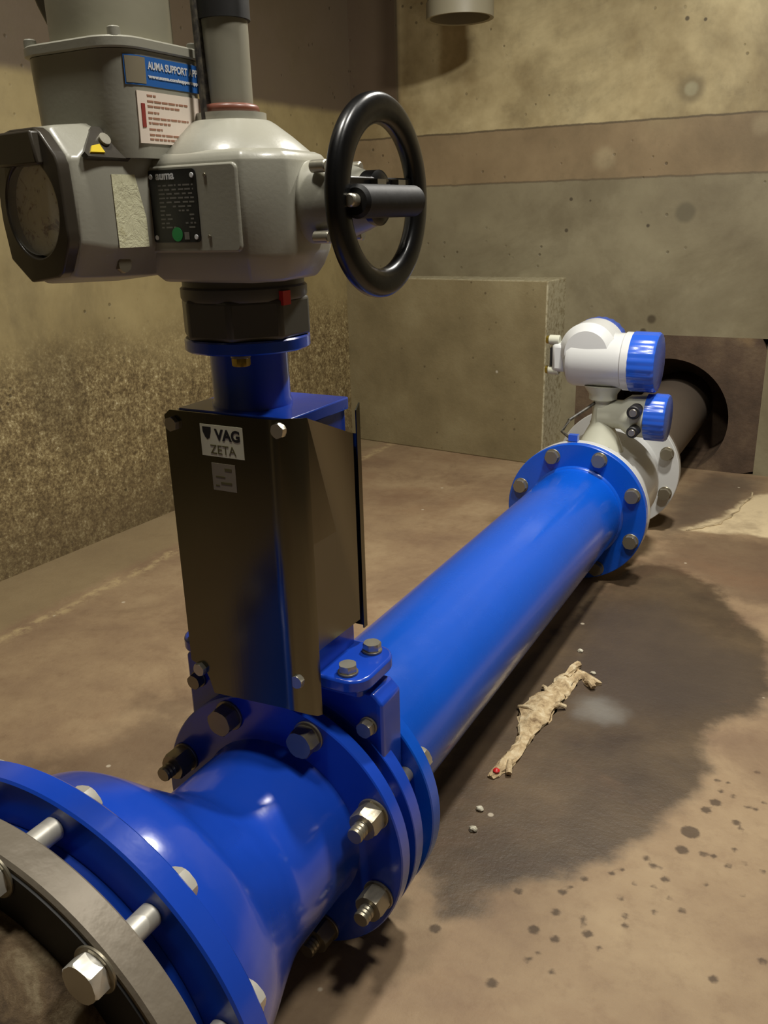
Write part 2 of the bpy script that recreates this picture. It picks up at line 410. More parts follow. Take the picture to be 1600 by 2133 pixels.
def plaque(o, r, u, w, h, th=.0006, rad=0, bm=None):
    """thin plate: o lower-left corner, r/u unit vectors"""
    o = Vector(o); r = Vector(r).normalized(); u = Vector(u).normalized(); n = r.cross(u)
    pl = rrect(w/2, h/2, w/2, h/2, rad, 4) if rad else [(0, 0), (w, 0), (w, h), (0, h)]
    return loft([[o+r*a+u*b+n*k for a, b in pl] for k in (0, th)], bm)
def struct(name, bm, mat, **k):
    o = finish(bm, name, M[mat], None, Vector((0, 0, -AZ)), **k); o['kind'] = 'structure'; return o

# ------------------------------------------------------------------ the setting (axis coordinates; floor at -AZ)
FZ = -AZ
# floor: dense where the stains lie
xs = np.unique(np.r_[np.linspace(-1.7, .02, 60), np.arange(.02, 1.12, .006), np.linspace(1.12, 2.0, 20)])
ys = np.unique(np.r_[np.linspace(-1.2, .55, 30), np.arange(.55, 2.95, .007), np.linspace(2.95, 3.6, 12)])
X, Y = np.meshgrid(xs, ys)
def poly_sd(poly):
    P = np.array(poly); d = np.full(X.shape, 9.0); ins = np.zeros(X.shape, bool)
    for a, b in zip(P, np.roll(P, -1, 0)):
        e = b-a; tt = np.clip(((X-a[0])*e[0]+(Y-a[1])*e[1])/(e@e), 0, 1)
        d = np.minimum(d, np.hypot(X-a[0]-tt*e[0], Y-a[1]-tt*e[1]))
        c = ((a[1] > Y) != (b[1] > Y)) & (X < (b[0]-a[0])*(Y-a[1])/(b[1]-a[1]+1e-12)+a[0]); ins ^= c
    return np.where(ins, -d, d)
def fp(q): p = at(q[0], q[1], 2, 0.0); return (p.x, p.y)
wetpx = [(850, 1700), (900, 1850), (925, 1900), (1005, 1912), (1012, 1850), (1080, 1838), (1170, 1832), (1240, 1795), (1300, 1770), (1345, 1745), (1400, 1700), (1450, 1650), (1475, 1600), (1470, 1530), (1500, 1500), (1560, 1492), (1610, 1440), (1600, 1330), (1540, 1290), (1490, 1220), (1400, 1180), (1320, 1170), (1250, 1230), (1000, 1450)]
wet = poly_sd([fp(q) for q in wetpx])
lefts = poly_sd([fp(q) for q in ((400, 1440), (300, 1440), (290, 1500), (180, 1560), (60, 1580), (100, 1640), (330, 1650), (420, 1600))])
mid = poly_sd([fp(q) for q in ((1290, 1215), (1400, 1120), (1470, 1112), (1650, 1130), (1700, 1300), (1500, 1240), (1400, 1180))])
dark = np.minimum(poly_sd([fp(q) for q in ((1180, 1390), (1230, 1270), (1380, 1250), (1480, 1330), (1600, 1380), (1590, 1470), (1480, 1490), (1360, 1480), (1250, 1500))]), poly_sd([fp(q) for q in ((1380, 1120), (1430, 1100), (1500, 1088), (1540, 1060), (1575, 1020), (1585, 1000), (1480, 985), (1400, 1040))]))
pale = poly_sd([fp(q) for q in ((1425, 1103), (1500, 1082), (1560, 1040), (1600, 1030), (1700, 1080), (1640, 1125), (1560, 1112), (1480, 1108))])
sp7 = [(1230, 990, 42), (1190, 1075, 28), (1350, 850, 25), (1305, 885, 22), (1375, 795, 12), (1435, 820, 12), (1360, 745, 12), (1410, 755, 8), (1500, 870, 10), (1540, 880, 12), (1580, 850, 10), (1450, 945, 18), (1470, 975, 10), (1490, 1000, 7), (1290, 1095, 16), (1340, 1105, 14), (1410, 1150, 14), (1490, 1140, 10), (1440, 1075, 12), (1575, 1180, 12), (905, 1168, 10), (855, 1185, 14), (725, 1213, 16), (660, 1252, 10), (620, 1275, 18), (410, 1272, 18), (590, 1372, 20), (485, 1455, 25), (740, 1475, 22), (720, 1400, 14), (720, 1435, 12), (795, 1545, 12), (920, 1388, 14), (920, 1435, 14), (1060, 1372, 12), (1190, 1365, 16), (900, 1305, 12), (1130, 1305, 10), (965, 1235, 10), (1055, 1250, 10), (1020, 1115, 16), (1050, 1150, 14), (1110, 1215, 18), (585, 1500, 20), (455, 1598, 14), (505, 1570, 10), (1575, 1605, 18), (1340, 1690, 20), (285, 1710, 25), (570, 1655, 14), (1305, 1240, 10), (15, 1450, 25), (1480, 1290, 8), (1550, 705, 12), (1085, 1160, 10)]
spots = np.full(X.shape, 1.0)
for a, b, r_ in sp7:
    px, py = 900+a/2.286, 1300+b/2.286; cx, cy = fp((px, py)); e = fp((px+r_/2.286, py))
    rr = math.hypot(e[0]-cx, e[1]-cy)
    spots = np.minimum(spots, np.hypot(X-cx, Y-cy)-rr)
me = bpy.data.meshes.new('floor'); ny, nx = X.shape
co = np.stack([X, Y, np.zeros_like(X)], -1).reshape(-1, 3).astype(np.float32)
i = np.arange(ny*nx).reshape(ny, nx)
fc = np.stack([i[:-1, :-1], i[:-1, 1:], i[1:, 1:], i[1:, :-1]], -1).reshape(-1, 4)
me.vertices.add(len(co)); me.vertices.foreach_set('co', co.ravel())
me.loops.add(fc.size); me.loops.foreach_set('vertex_index', fc.ravel().astype(np.int32))
me.polygons.add(len(fc)); me.polygons.foreach_set('loop_start', (np.arange(len(fc))*4).astype(np.int32))
me.update(calc_edges=True); me.validate()
for nm, arr in (('wet', wet), ('dark', dark), ('pale', pale), ('spots', spots), ('dirt_shade', np.minimum(lefts, mid))):
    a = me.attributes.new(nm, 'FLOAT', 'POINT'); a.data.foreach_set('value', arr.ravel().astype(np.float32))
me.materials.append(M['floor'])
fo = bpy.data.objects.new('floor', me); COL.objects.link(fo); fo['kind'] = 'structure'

TOP = 2.35
# left wall runs slightly inwards to the corner
L0, L1 = (-1.46, -1.2), (-1.215, 3.05)
struct('wall_left', prism([(L0[0]-.2, L0[1]), L0, L1, (L1[0]-.2, L1[1])], 'z', FZ, TOP), 'wall_left', smooth=False)
# back wall with the pipe opening
def wall_with_hole(x0, x1, z0, z1, y0, y1, r, n=64):
    bm = bmesh.new(); out = []; inn = []
    for k in range(n):
        a = 2*PI*k/n; s, c_ = math.sin(a), math.cos(a)
        tx = ((x1 if s > 0 else x0)/s) if abs(s) > 1e-6 else 1e9
        tz = ((z1 if c_ > 0 else z0)/c_) if abs(c_) > 1e-6 else 1e9
        tt = min(tx, tz); out.append((s*tt, c_*tt))
        rr = min(r, (z0+.0005)/c_ if c_ < -1e-6 else 9); inn.append((s*rr, c_*rr))
    for y in (y0, y1):
        pass
    F = [[bm.verts.new((p[0], y, p[1])) for p in ps] for y, ps in ((y0, out), (y0, inn), (y1, inn), (y1, out))]
    for A, B in ((0, 1), (1, 2), (2, 3), (3, 0)):
        for k in range(n):
            j = (k+1) % n; bm.faces.new((F[A][k], F[A][j], F[B][j], F[B][k]))
    return bm
PX0, PX1, PZ1 = -.32, .300, .283
bm = wall_with_hole(PX0, PX1, FZ, PZ1, 3.05, 3.34, .205)
struct('trim_3', bm, 'portal', smooth=False)
bm = bmesh.new()
box(-1.6, PX0, 3.05, 3.30, FZ, TOP, bm); box(PX1, 2.0, 3.05, 3.30, FZ, TOP, bm); box(PX0, PX1, 3.05, 3.30, PZ1, TOP, bm)
struct('wall_back', bm, 'wall_back', smooth=False)
struct('wall_tunnel', box(-.7, .7, 3.34, 3.40, FZ, .8), 'portal', smooth=False)
struct('wall_right', box(1.75, 1.9, -1.2, 3.05, FZ, TOP), 'wall_other', smooth=False)
struct('wall_front', box(-1.7, 1.9, -1.35, -1.2, FZ, TOP), 'wall_other', smooth=False)
struct('ceiling', box(-1.8, 2.0, -1.4, 3.4, TOP, TOP+.1), 'wall_other', smooth=False)
# concrete block in the corner
bl = at(745, 915, 2, 0)
struct('trim_1', prism([(-1.30, 2.985), (-.385, 2.888), (-.372, 3.06), (-1.30, 3.06)], 'z', FZ, .468), 'block', smooth=False, bevel=.004)
# broken screed lip on the floor by the opening
lip = [at(*q, 2, 0) for q in ((1432, 1106), (1500, 1092), (1540, 1065), (1570, 1028))]
bm = bmesh.new()
tube([(p.x+random.uniform(-.006, .006), p.y, FZ+.001) for p in [lip[0].lerp(lip[1], k/5) for k in range(5)]+[lip[1].lerp(lip[2], k/4) for k in range(4)]+[lip[2].lerp(lip[3], k/5) for k in range(6)]],
     [.0015+.004*random.random() for _ in range(15)], 7, bm)
struct('trim_2', bm, 'floor')

# ------------------------------------------------------------------ blue pipe spool
t = Thing('flanged_pipe', 'long straight glossy blue pipe running from the gate valve to the white flow meter', 'pipe', (0, 1.38, FZ))
part(t, 'pipe_barrel', lathe([(.100, .790), (.111, .790), (.111, 1.972), (.100, 1.972)], 'y', seg=128), 'blue')
part(t, 'flange', ring(.108, .170, .785, .806), 'blue')
part(t, 'flange', ring(.108, .170, 1.9588, 1.979), 'blue')
for y0, s in ((.806, 1), (1.9588, -1)):
    part(t, 'weld_bead', lathe([(.110, y0), (.1165, y0), (.1165, y0+s*.002), (.112, y0+s*.0065), (.110, y0+s*.007)], 'y'), 'blue')
for k in range(8):
    a = -.0258+R(22.5+45*k); bolt(t, (.1475*math.sin(a), 1.9588, .1475*math.cos(a)), -1, mat='steel', head=.013)
for k in range(8):
    a = -.02+R(22.5+45*k); bolt(t, (.1475*math.sin(a), .806, .1475*math.cos(a)), 1, mat='zinc', head=.015)

# ------------------------------------------------------------------ eccentric reducer
YN = .7025
t = Thing('eccentric_reducer', 'glossy blue eccentric reducer in the foreground narrowing from large flange to small flange', 'pipe fitting', (0, .55, FZ))
L = []
YY = np.linspace(.380, .712, 61)
RR = np.interp(YY, [.38, .435, .472, .520, .568, .592, .72], [.179, .175, .164, .140, .118, .1115, .1115])
for _ in range(5): RR[1:-1] = (RR[:-2]+2*RR[1:-1]+RR[2:])/4
for y, r in zip(YY, RR):
    zc = min(r-.1112, .054)
    if y > .690: r += .006*((y-.690)/.022)**2
    L.append([(r*math.sin(2*PI*i/128), y, zc+r*math.cos(2*PI*i/128)) for i in range(128)])
part(t, 'cone', loft(L), 'blue2', angle=60)
part(t, 'small_flange', ring(.10, .170, YN, YN+.020), 'blue2')
ZC = .054
part(t, 'large_flange', ring(.150, .2225, .3695, .3932, c=(0, 0, ZC), e=.002, seg=160), 'blue2')
for k in range(12):
    a = R(11.1+30*k); px_, pz_ = .200*math.sin(a), ZC+.200*math.cos(a)
    part(t, 'nut', hexprism(bmesh.new(), 'y', (px_, 0, pz_), .3930, .4052, .028, .3+k), 'whitezinc')
for k in range(8):
    a = -.0277+R(22.5+45*k); pos = (.1475*math.sin(a), YN, .1475*math.cos(a))
    if k in (0, 7): bolt(t, pos, -1, af=.031, head=.019, mat='steel')
    else: bolt(t, pos, -1, af=.031, head=.024, mat='steel', stud=.017, nutmat='steel', sr=.0095)
# label mark on the flange rim: none

# ------------------------------------------------------------------ near coupling with galvanised ring
t = Thing('flange_coupling', 'weathered grey steel ring coupling with rusty body bolted to the large blue flange', 'pipe coupling', (0, .30, FZ))
part(t, 'clamp_ring', lathe([(.170, .3150), (.212, .3146), (.2152, .317), (.2152, .341), (.213, .3431), (.170, .3431)], 'y', (0, 0, ZC), 160), 'ringsteel', label='weathered grey steel ring with rust on its edge')
part(t, 'gasket_shade_face', lathe([(.150, .3125), (.2085, .3125), (.2085, .3150), (.150, .3150)], 'y', (0, 0, ZC), 128), 'rubber')  # black annulus: rubber gasket, with the ring face's shade painted in
part(t, 'sleeve', lathe([(.150, .335), (.178, .335), (.180, .3691), (.150, .3691)], 'y', (0, 0, ZC), 128), 'blue2', label='blue sleeve behind the ring')
part(t, 'cast_body', lathe([(.120, .314), (.165, .314), (.165, .300), (.150, .27), (.146, .2), (.146, -1.19), (.120, -1.19)], 'y', (0, 0, ZC), 128), 'rusty', label='rusty brown rough cast body')
for k in range(12):
    a = R(11.1+30*k); px_, pz_ = .200*math.sin(a), ZC+.200*math.cos(a)
    b = part(t, 'stud', solid(.0100, .302, .3692, 'y', (px_, 0, pz_), .0015, 28), 'whitezinc')
    part(t, 'nut', hexprism(bmesh.new(), 'y', (px_, 0, pz_), .2960, .3100, .030, .9+k), 'whitezinc', parent=b)
    part(t, 'washer', solid(.0195, .3100, .3128, 'y', (px_, 0, pz_), .0006, 32), 'steel', parent=b)

# ------------------------------------------------------------------ knife gate valve
YV = .755
t = Thing('knife_gate_valve', 'blue knife gate valve with brushed stainless cover standing between the reducer and the long pipe', 'valve', (0, YV, FZ))
part(t, 'body', lathe([(.09, .7229), (.128, .7229), (.128, .737), (.170-.001, .737), (.170, .738), (.170, .756), (.169, .757), (.128, .757), (.128, .7846), (.09, .7846)], 'y'), 'blue2')
blk = [(-.152, .178), (-.140, .190), (.118, .190), (.130, .178), (.130, .070), (.095, .020), (-.110, .020), (-.152, .070)]
part(t, 'body_block', prism(blk, 'y', .738, .7835), 'blue2', bevel=.003)
part(t, 'gland_seat', prism(rrect(-.010, YV, .120, .030, .008), 'z', .188, .201), 'blue2', bevel=.002)
part(t, 'gland_plate', prism(rrect(-.0095, YV, .1305, .046, .026), 'z', .201, .217), 'blue2', bevel=.003)
for x in (-.113, .094):
    for y in (YV-.028, YV+.028):
        bolt(t, (x, y, .217), 1, af=.019, head=.0085, axis='z', name='gland_bolt')
for x in (-.134, .112):
    for z in (.148, .082):
        bolt(t, (x, .738, z), -1, af=.018, head=.010, name='body_bolt', mat='steel')
for k in range(8):      # studs seen between the rims
    a = -.0277+R(22.5+45*k)
    part(t, 'stud', solid(.0095, .7229, .7846, 'y', (.1475*math.sin(a), 0, .1475*math.cos(a)), .0005, 20), 'zinc')
# yoke
for x in (-.066, .058):
    part(t, 'yoke_side', box(x, x+.007, .702, .792, .210, .503), 'blue2', bevel=.001)
part(t, 'yoke_top', prism(rrect(-.003, .740, .071, .058, .004, 3), 'z', .500, .513), 'blue2', bevel=.0015)
part(t, 'stem', solid(.011, .2, .5, 'z', (-.003, .742, 0)), 'steel')
part(t, 'knife_blade', box(-.055, .055, .749, .757, .20, .36), 'steel')
CX, CY = -.013, .733
part(t, 'neck', lathe([(.030, .512), (.0425, .512), (.0425, .516), (.0405, .520), (.0405, .575), (.030, .575)], 'z', (CX, CY, 0), 64), 'blue2')
part(t, 'neck_flange', ring(.030, .0645, .572, .585, 'z', (CX, CY, 0)), 'blue2')
for k in range(2):
    a = R(-62+180*k); bolt(t, (CX+.052*math.cos(a), CY+.052*math.sin(a), .572), -1, af=.016, head=.008, axis='z', name='neck_bolt', mat='brass')
# stainless cover: front, folded corner and side panel from one sheet
def sheet(panels, th=.0015):
    bm = bmesh.new()
    for P in panels: bm.faces.new([bm.verts.new(p) for p in P])
    bmesh.ops.remove_doubles(bm, verts=bm.verts, dist=1e-5)
    bmesh.ops.recalc_face_normals(bm, faces=bm.faces)
    bmesh.ops.solidify(bm, geom=bm.faces[:], thickness=th)
    return bm
yf = .670; TT = .514
fold = [(.048, yf), (.055, yf+.001), (.061, yf+.005), (.068, yf+.016), (.0725, yf+.023), (.074, yf+.030)]
front = [(-.078, yf, .222), (-.060, yf, .214), (-.055, yf, .203), (-.050, yf, .186), (.048, yf, .192), (.048, yf, TT), (-.072, yf, TT), (-.078, yf, TT-.006)]
P = [front]
bots = [.192, .191, .188, .180, .176, .174]; tops = [TT, TT, TT, TT-.001, TT-.002, TT-.003]
for k in range(5):
    (xa, ya), (xb, yb) = fold[k], fold[k+1]
    P.append([(xa, ya, bots[k]), (xb, yb, bots[k+1]), (xb, yb, tops[k+1]), (xa, ya, tops[k])])
xs_, ys_ = fold[-1]
P.append([(xs_, ys_, .252), (xs_, .792, .250), (xs_, .792, .474), (xs_, ys_+.008, .508), (xs_, ys_, tops[-1])])
P.append([(-.078, yf, .222), (-.078, yf, TT-.006), (-.078, yf+.028, TT-.012), (-.078, yf+.028, .236)])
cov = part(t, 'cover', sheet(P), 'stainless', label='brushed stainless steel cover', angle=50)
P = [[(-.078, .808, .235), (.0745, .808, .235), (.0745, .808, .470), (-.078, .808, .470)],
     [(.0745, .808, .235), (.0745, .800, .235), (.0745, .800, .470), (.0745, .808, .470)],
     [(.0745, .808, .470), (.0745, .800, .470), (.0745, .800, .498), (.0745, .808, .505)]]
part(t, 'rear_cover', sheet(P), 'stainless', label='stainless steel rear cover sheet')
for (x, y, z) in ((-.066, yf, .214), (.062, yf+.008, .226), (.0610, yf+.006, .503), (-.068, yf, .500)):
    part(t, 'cover_screw', hexprism(bmesh.new(), 'y', (x, y, z), -.007, 0, .014, .2), 'zinc')
lb = part(t, 'maker_label', plaque((-.033, yf-.0014, .4700), (1, 0, 0), (0, 0, 1), .0535, .033), 'labelwhite', parent=cov, label='cream label printed VAG ZETA')
text(t, 'VAG', cov, 'ink', (-.014, yf-.0022, .4880), (1, 0, 0), (0, 0, 1), .0155, bold=.0006)
text(t, 'ZETA', cov, 'inkgold', (-.022, yf-.0022, .4730), (1, 0, 0), (0, 0, 1), .0135)
part(t, 'emblem', prism([(-.0300, .5005), (-.0190, .5005), (-.0195, .4955), (-.0215, .4890), (-.0245, .4875), (-.0272, .4900), (-.0298, .4955)], 'y', yf-.0022, yf-.0019), 'ink', parent=cov)
part(t, 'small_label', plaque((-.0225, yf-.0014, .4340), (1, 0, 0), (0, 0, 1), .0300, .029), 'labelgrey', parent=cov, label='small worn grey label')
bm = bmesh.new()
for x, z, w_, h in ((-.006, .4555, .009, .003), (-.018, .448, .012, .0015), (-.012, .441, .014, .0025), (-.019, .4385, .005, .0015)): box(x, x+w_, yf-.0022, yf-.0019, z, z+h, bm)
part(t, 'small_print', bm, 'inkgold', parent=cov)

# ------------------------------------------------------------------ electric actuator
t = Thing('electric_actuator', 'grey electric valve actuator with black nameplate mounted on top of the knife gate valve', 'actuator', (CX, CY, .585), rotz=R(0), centre=(CX, CY))
# local plan coordinates: column axis at the origin, +x towards the handwheel, -y towards the viewer
def pol(r, n, a0=0): return [(r*math.cos(a0+2*PI*i/n), r*math.sin(a0+2*PI*i/n)) for i in range(n)]
part(t, 'mounting_flange', prism(pol(.0668, 8, R(22.5)), 'z', .585, .624), 'darkgrey', bevel=.004)
part(t, 'drive_housing', lathe([(.0, .622), (.0625, .622), (.064, .625), (.064, .634), (.0615, .636), (.0615, .641), (.064, .643), (.064, .652), (.062, .655), (.062, .672), (0, .672)], 'z', seg=64, closed=False), 'darkgrey')
part(t, 'red_plug', box(.0565, .0640, -.024, -.011, .618, .6315), 'red', label='small red plug')
body = [(-.060, -.083), (.067, -.083), (.071, -.081), (.092, -.053), (.094, -.045), (.083, .035), (.068, .062), (-.050, .068), (-.064, .050)]
def scl(poly, s, c=(.02, -.005)): return [(c[0]+(x-c[0])*s, c[1]+(y-c[1])*s) for x, y in poly]
lv = [(.642, .80), (.652, .90), (.664, .975), (.669, 1.0), (.746, 1.0), (.7515, .985), (.7545, .94), (.757, .86)]
part(t, 'gear_housing', loft([[(x, y, z) for x, y in scl(body, s)] for z, s in lv]), 'grey', bevel=.004, seg=3)
part(t, 'face_plate', prism(rrect(.006, .708, .060, .0375, .006), 'y', -.0862, -.080), 'grey', bevel=.0018, label='raised rectangular pad of the housing')
part(t, 'stem_dome', lathe([(0, .750), (.079, .750), (.076, .757), (.058, .772), (.043, .783), (.038, .786), (.034, .785), (.034, .793), (0, .793)], 'z', seg=72, closed=False), 'grey')
part(t, 'stem_tube', lathe([(0, .79), (.0222, .79), (.0222, 1.30), (0, 1.30)], 'z', seg=48, closed=False), 'sleeve')
bm = bmesh.new()
lathe([(.0235+.0045*math.cos(a), .7965+.0045*math.sin(a)) for a in [2*PI*k/12 for k in range(12)]], 'z', seg=48, bm=bm)
part(t, 'seal_ring', bm, 'brown', label='brown seal ring')
part(t, 'tube_sleeve', lathe([(.0222, .872), (.0248, .872), (.0248, 1.29), (.0222, 1.29)], 'z', seg=48), 'rubber', label='black sleeve')
# hand wheel hub and bosses
part(t, 'wheel_hub', lathe([(0, .070), (.037, .070), (.037, .110), (.034, .118), (.031, .132), (.026, .146), (.020, .160), (0, .160)], 'x', (0, 0, .711), 48, closed=False), 'grey')
for dy, dz in ((-.031, .030), (-.031, -.030), (.031, .030), (.031, -.030)):
    part(t, 'hub_screw', solid(.0055, .108, .124, 'x', (0, dy, .711+dz), .001, 16), 'zinc')
# hand wheel
WX = .160; hw = bmesh.new()
R0, rw, rd = .0745, .0132, .0085
secn = [(R0+rw*math.copysign(abs(math.cos(a))**.7, math.cos(a)), WX+rd*math.copysign(abs(math.sin(a))**.8, math.sin(a))) for a in [2*PI*k/20 for k in range(20)]]
lathe(secn, 'x', (0, 0, .713), 96, hw)
wheel = part(t, 'handwheel', hw, 'black', label='black handwheel')
part(t, 'spoke', prism(rrect(0, .722, .078, .0085, .003, 3), 'x', WX-.008, WX+.002), 'black', parent=wheel, bevel=.0015)
part(t, 'hub_cap', lathe([(0, WX-.012), (.024, WX-.012), (.024, WX), (.019, WX+.003), (0, WX+.003)], 'x', (0, 0, .713), 40, closed=False), 'black', parent=wheel)
part(t, 'grip', solid(.0140, -.064, .046, 'y', (WX+.011, 0, .710), .003, 32), 'gripblack', parent=wheel)
part(t, 'grip_bolt', solid(.0055, -.0745, -.0625, 'y', (WX+.011, 0, .711), .001, 16), 'zinc', parent=wheel)
part(t, 'grip_bolt', solid(.0075, .0445, .0510, 'y', (WX+.011, 0, .711), .001, 16), 'steel', parent=wheel)
part(t, 'clip', box(WX+.001, WX+.009, -.020, -.004, .7235, .7285), 'steel', parent=wheel)
part(t, 'clip', box(WX+.001, WX+.009, .020, .034, .7235, .7285), 'steel', parent=wheel)
# local controls drum on the left
DX, DZ = -.084, .712
oct_ = [(-.026, .067), (.022, .067), (.046, .040), (.0475, .010), (.0475, -.030), (.030, -.060), (-.018, -.066), (-.045, -.045), (-.050, -.010), (-.048, .036)]
def ys(s, y, sh=0): return [(DX+x*s+sh, y, DZ+z*s) for x, z in oct_]
def tw(pts, ang=R(-7)):     # the drum is turned a little more to the left
    c, s = math.cos(ang), math.sin(ang); o = Vector((DX, -.08, 0)); out = []
    for p in pts:
        q = Vector(p)-o; out.append((o.x+q.x*c-q.y*s, o.y+q.x*s+q.y*c, p[2]))
    return out
def twbm(bm):
    c = Vector((DX, -.08, 0)); bmesh.ops.rotate(bm, verts=bm.verts, cent=c, matrix=Matrix.Rotation(R(-7), 3, 'Z')); return bm
hou_ = [(-.026, .067), (.024, .069), (.044, .059), (.051, .044), (.0505, -.034), (.034, -.061), (-.018, -.067), (-.046, -.046), (-.051, -.010), (-.049, .040)]
def hs(s, y): return [(DX+x*s, y, DZ+z*s) for x, z in hou_]
drum = part(t, 'controls_housing', twbm(loft([ys(.93, -.160), ys(.985, -.156), ys(1, -.150), hs(1.0, -.128), hs(1.03, -.075), hs(1.0, -.02), hs(.8, .0)])), 'grey', bevel=.007, seg=4, angle=50)
# dark bezel with a thick bar on top
bm = bmesh.new()
n = 48; outp = []; inp = []
for k in range(n):
    a = 2*PI*k/n; s, c_ = math.sin(a), math.cos(a)
    # distance to the polygon along this direction
    best = 1
    for (x1, z1), (x2, z2) in zip(oct_, oct_[1:]+oct_[:1]):
        den = s*(z2-z1)-c_*(x2-x1)
        if abs(den) < 1e-9: continue
        tt = (x1*(z2-z1)-z1*(x2-x1))/den; uu = (x1*c_-z1*s)/den if abs(den) else 0
        px_, pz_ = s*tt, c_*tt
        if tt > 0 and min(x1, x2)-1e-6 <= px_ <= max(x1, x2)+1e-6 and min(z1, z2)-1e-6 <= pz_ <= max(z1, z2)+1e-6: best = min(best, tt)
    outp.append((DX+s*best*.96, DZ+c_*best*.96)); inp.append((DX+.002+s*.037, DZ-.001+c_*.041))
F4 = [[bm.verts.new((p[0], y, p[1])) for p in ps] for y, ps in ((-.158, outp), (-.170, outp), (-.172, inp), (-.158, inp))]
for A, B in ((0, 1), (1, 2), (2, 3), (3, 0)):
    for k in range(n):
        j = (k+1) % n; bm.faces.new((F4[A][k], F4[A][j], F4[B][j], F4[B][k]))
bez = part(t, 'window_bezel', twbm(bm), 'plastic', bevel=.0015, label='dark bezel round the indicator window')
part(t, 'bezel_bar', twbm(prism([(DX+a, b) for a, b in ((-.030, .7465), (.028, .7465), (.023, .7735), (-.026, .7735))], 'y', -.178, -.160)), 'plastic', parent=bez, bevel=.002)
part(t, 'dial', twbm(solid(.040, -.162, -.159, 'y', (DX+.002, 0, DZ-.001), .0005, 48)), 'dial', parent=bez)
part(t, 'window', twbm(solid(.0385, -.1705, -.1685, 'y', (DX+.002, 0, DZ-.001), .0005, 48)), 'glass', parent=bez)
part(t, 'selector_knob', twbm(lathe([(0, -.085), (.026, -.085), (.026, -.062), (.030, -.058), (.030, -.045), (0, -.045)], 'x', (DX, -.120, DZ+.004), 40, closed=False)), 'grey')
# triangular pocket with a bolt and a yellow tag, on the upper right shoulder of the drum
def pocket():
    bm = bmesh.new(); c = Vector((DX+.0462, -.124, DZ+.0525)); nrm = Vector((.86, 0, .50)).normalized()
    uu = Vector((0, 1, 0)); vv = nrm.cross(uu); vv = -vv if vv.z < 0 else vv
    tri = [(-.022, -.015), (.022, -.016), (.024, -.012), (.004, .014), (-.004, .014), (-.024, -.011)]
    return bm, c, nrm, uu, vv, tri
bm, c, nrm, uu, vv, tri = pocket()
loft([[c+uu*a+vv*b+nrm*k for a, b in tri] for k in (-.004, .0018)], bm)
pk = part(t, 'pocket', twbm(bm), 'plastic', label='dark triangular pocket holding a bolt')
bm = bmesh.new(); loft([[c+uu*(.002+.0055*math.cos(2*PI*i/16))+vv*(.001+.0055*math.sin(2*PI*i/16))+nrm*k for i in range(16)] for k in (.0015, .0045)], bm)
part(t, 'pocket_bolt', twbm(bm), 'zinc', parent=pk)
bm = bmesh.new(); loft([[c+uu*a+vv*b+nrm*k for a, b in ((-.019, -.012), (-.004, -.012), (-.006, -.004), (-.015, -.006))] for k in (.0017, .0035)], bm)
part(t, 'tag', twbm(bm), 'yellow', parent=pk, label='yellow tag')
# paper sticker on the side of the drum
pl = plaque((DX+.0512, -.122, DZ-.0355), (0, 1, 0), (0, 0, 1), .034, .062)
for v_ in pl.verts:
    pass
part(t, 'paper_sticker', twbm(pl), 'paper', parent=drum, label='crinkled cream paper sticker')
part(t, 'drain_plug', twbm(hexprism(bmesh.new(), 'x', (DX+.036, -.112, DZ-.050), -.006, .008, .014)), 'steel', parent=drum)
# nameplate
fy = -.0862
npl = part(t, 'nameplate', plaque((-.0335, fy-.0002, .6795), (1, 0, 0), (0, 0, 1), .0555, .0625, .0010, .004), 'plate', label='black nameplate printed auma')
text(t, 'auma', npl, 'inkwhite', (-.0235, fy-.0016, .7340), (1, 0, 0), (0, 0, 1), .0100, bold=.0003)
bm = bmesh.new()
for (x, z) in ((-.0295, .7365), (.0180, .7365), (-.0290, .6840), (.0175, .6840)):
    solid(.0022, -.0012, 0, 'y', (x, fy-.0008, z), .0003, 14, bm)
part(t, 'rivet', bm, 'inkwhite', parent=npl)
bm = bmesh.new(); random.seed(3)
for r_ in range(11):
    z = .7280-r_*.0036; x = -.022
    while x < .018:
        ww = random.uniform(.002, .008)
        if r_ < 5 or random.random() < .65: box(x, min(x+ww, .0185), fy-.0014, fy-.0011, z, z+.0014, bm)
        x += ww+random.uniform(.001, .003)
part(t, 'small_print', bm, 'inkgrey', parent=npl)
part(t, 'approval_sticker', lathe([(0, -.0016), (.0062, -.0016), (.0062, -.0010), (0, -.0010)], 'y', (-.0045, fy, .6865), 28, closed=False), 'green', parent=npl, label='round green sticker')
part(t, 'symbol', box(.0040, .0095, fy-.0016, fy-.0010, .6820, .6885), 'inkgrey', parent=npl)
for z in (.736, .684):
    part(t, 'pad_screw', solid(.0018, -.0015, 0, 'y', (.032, fy, z), .0003, 12), 'steel')
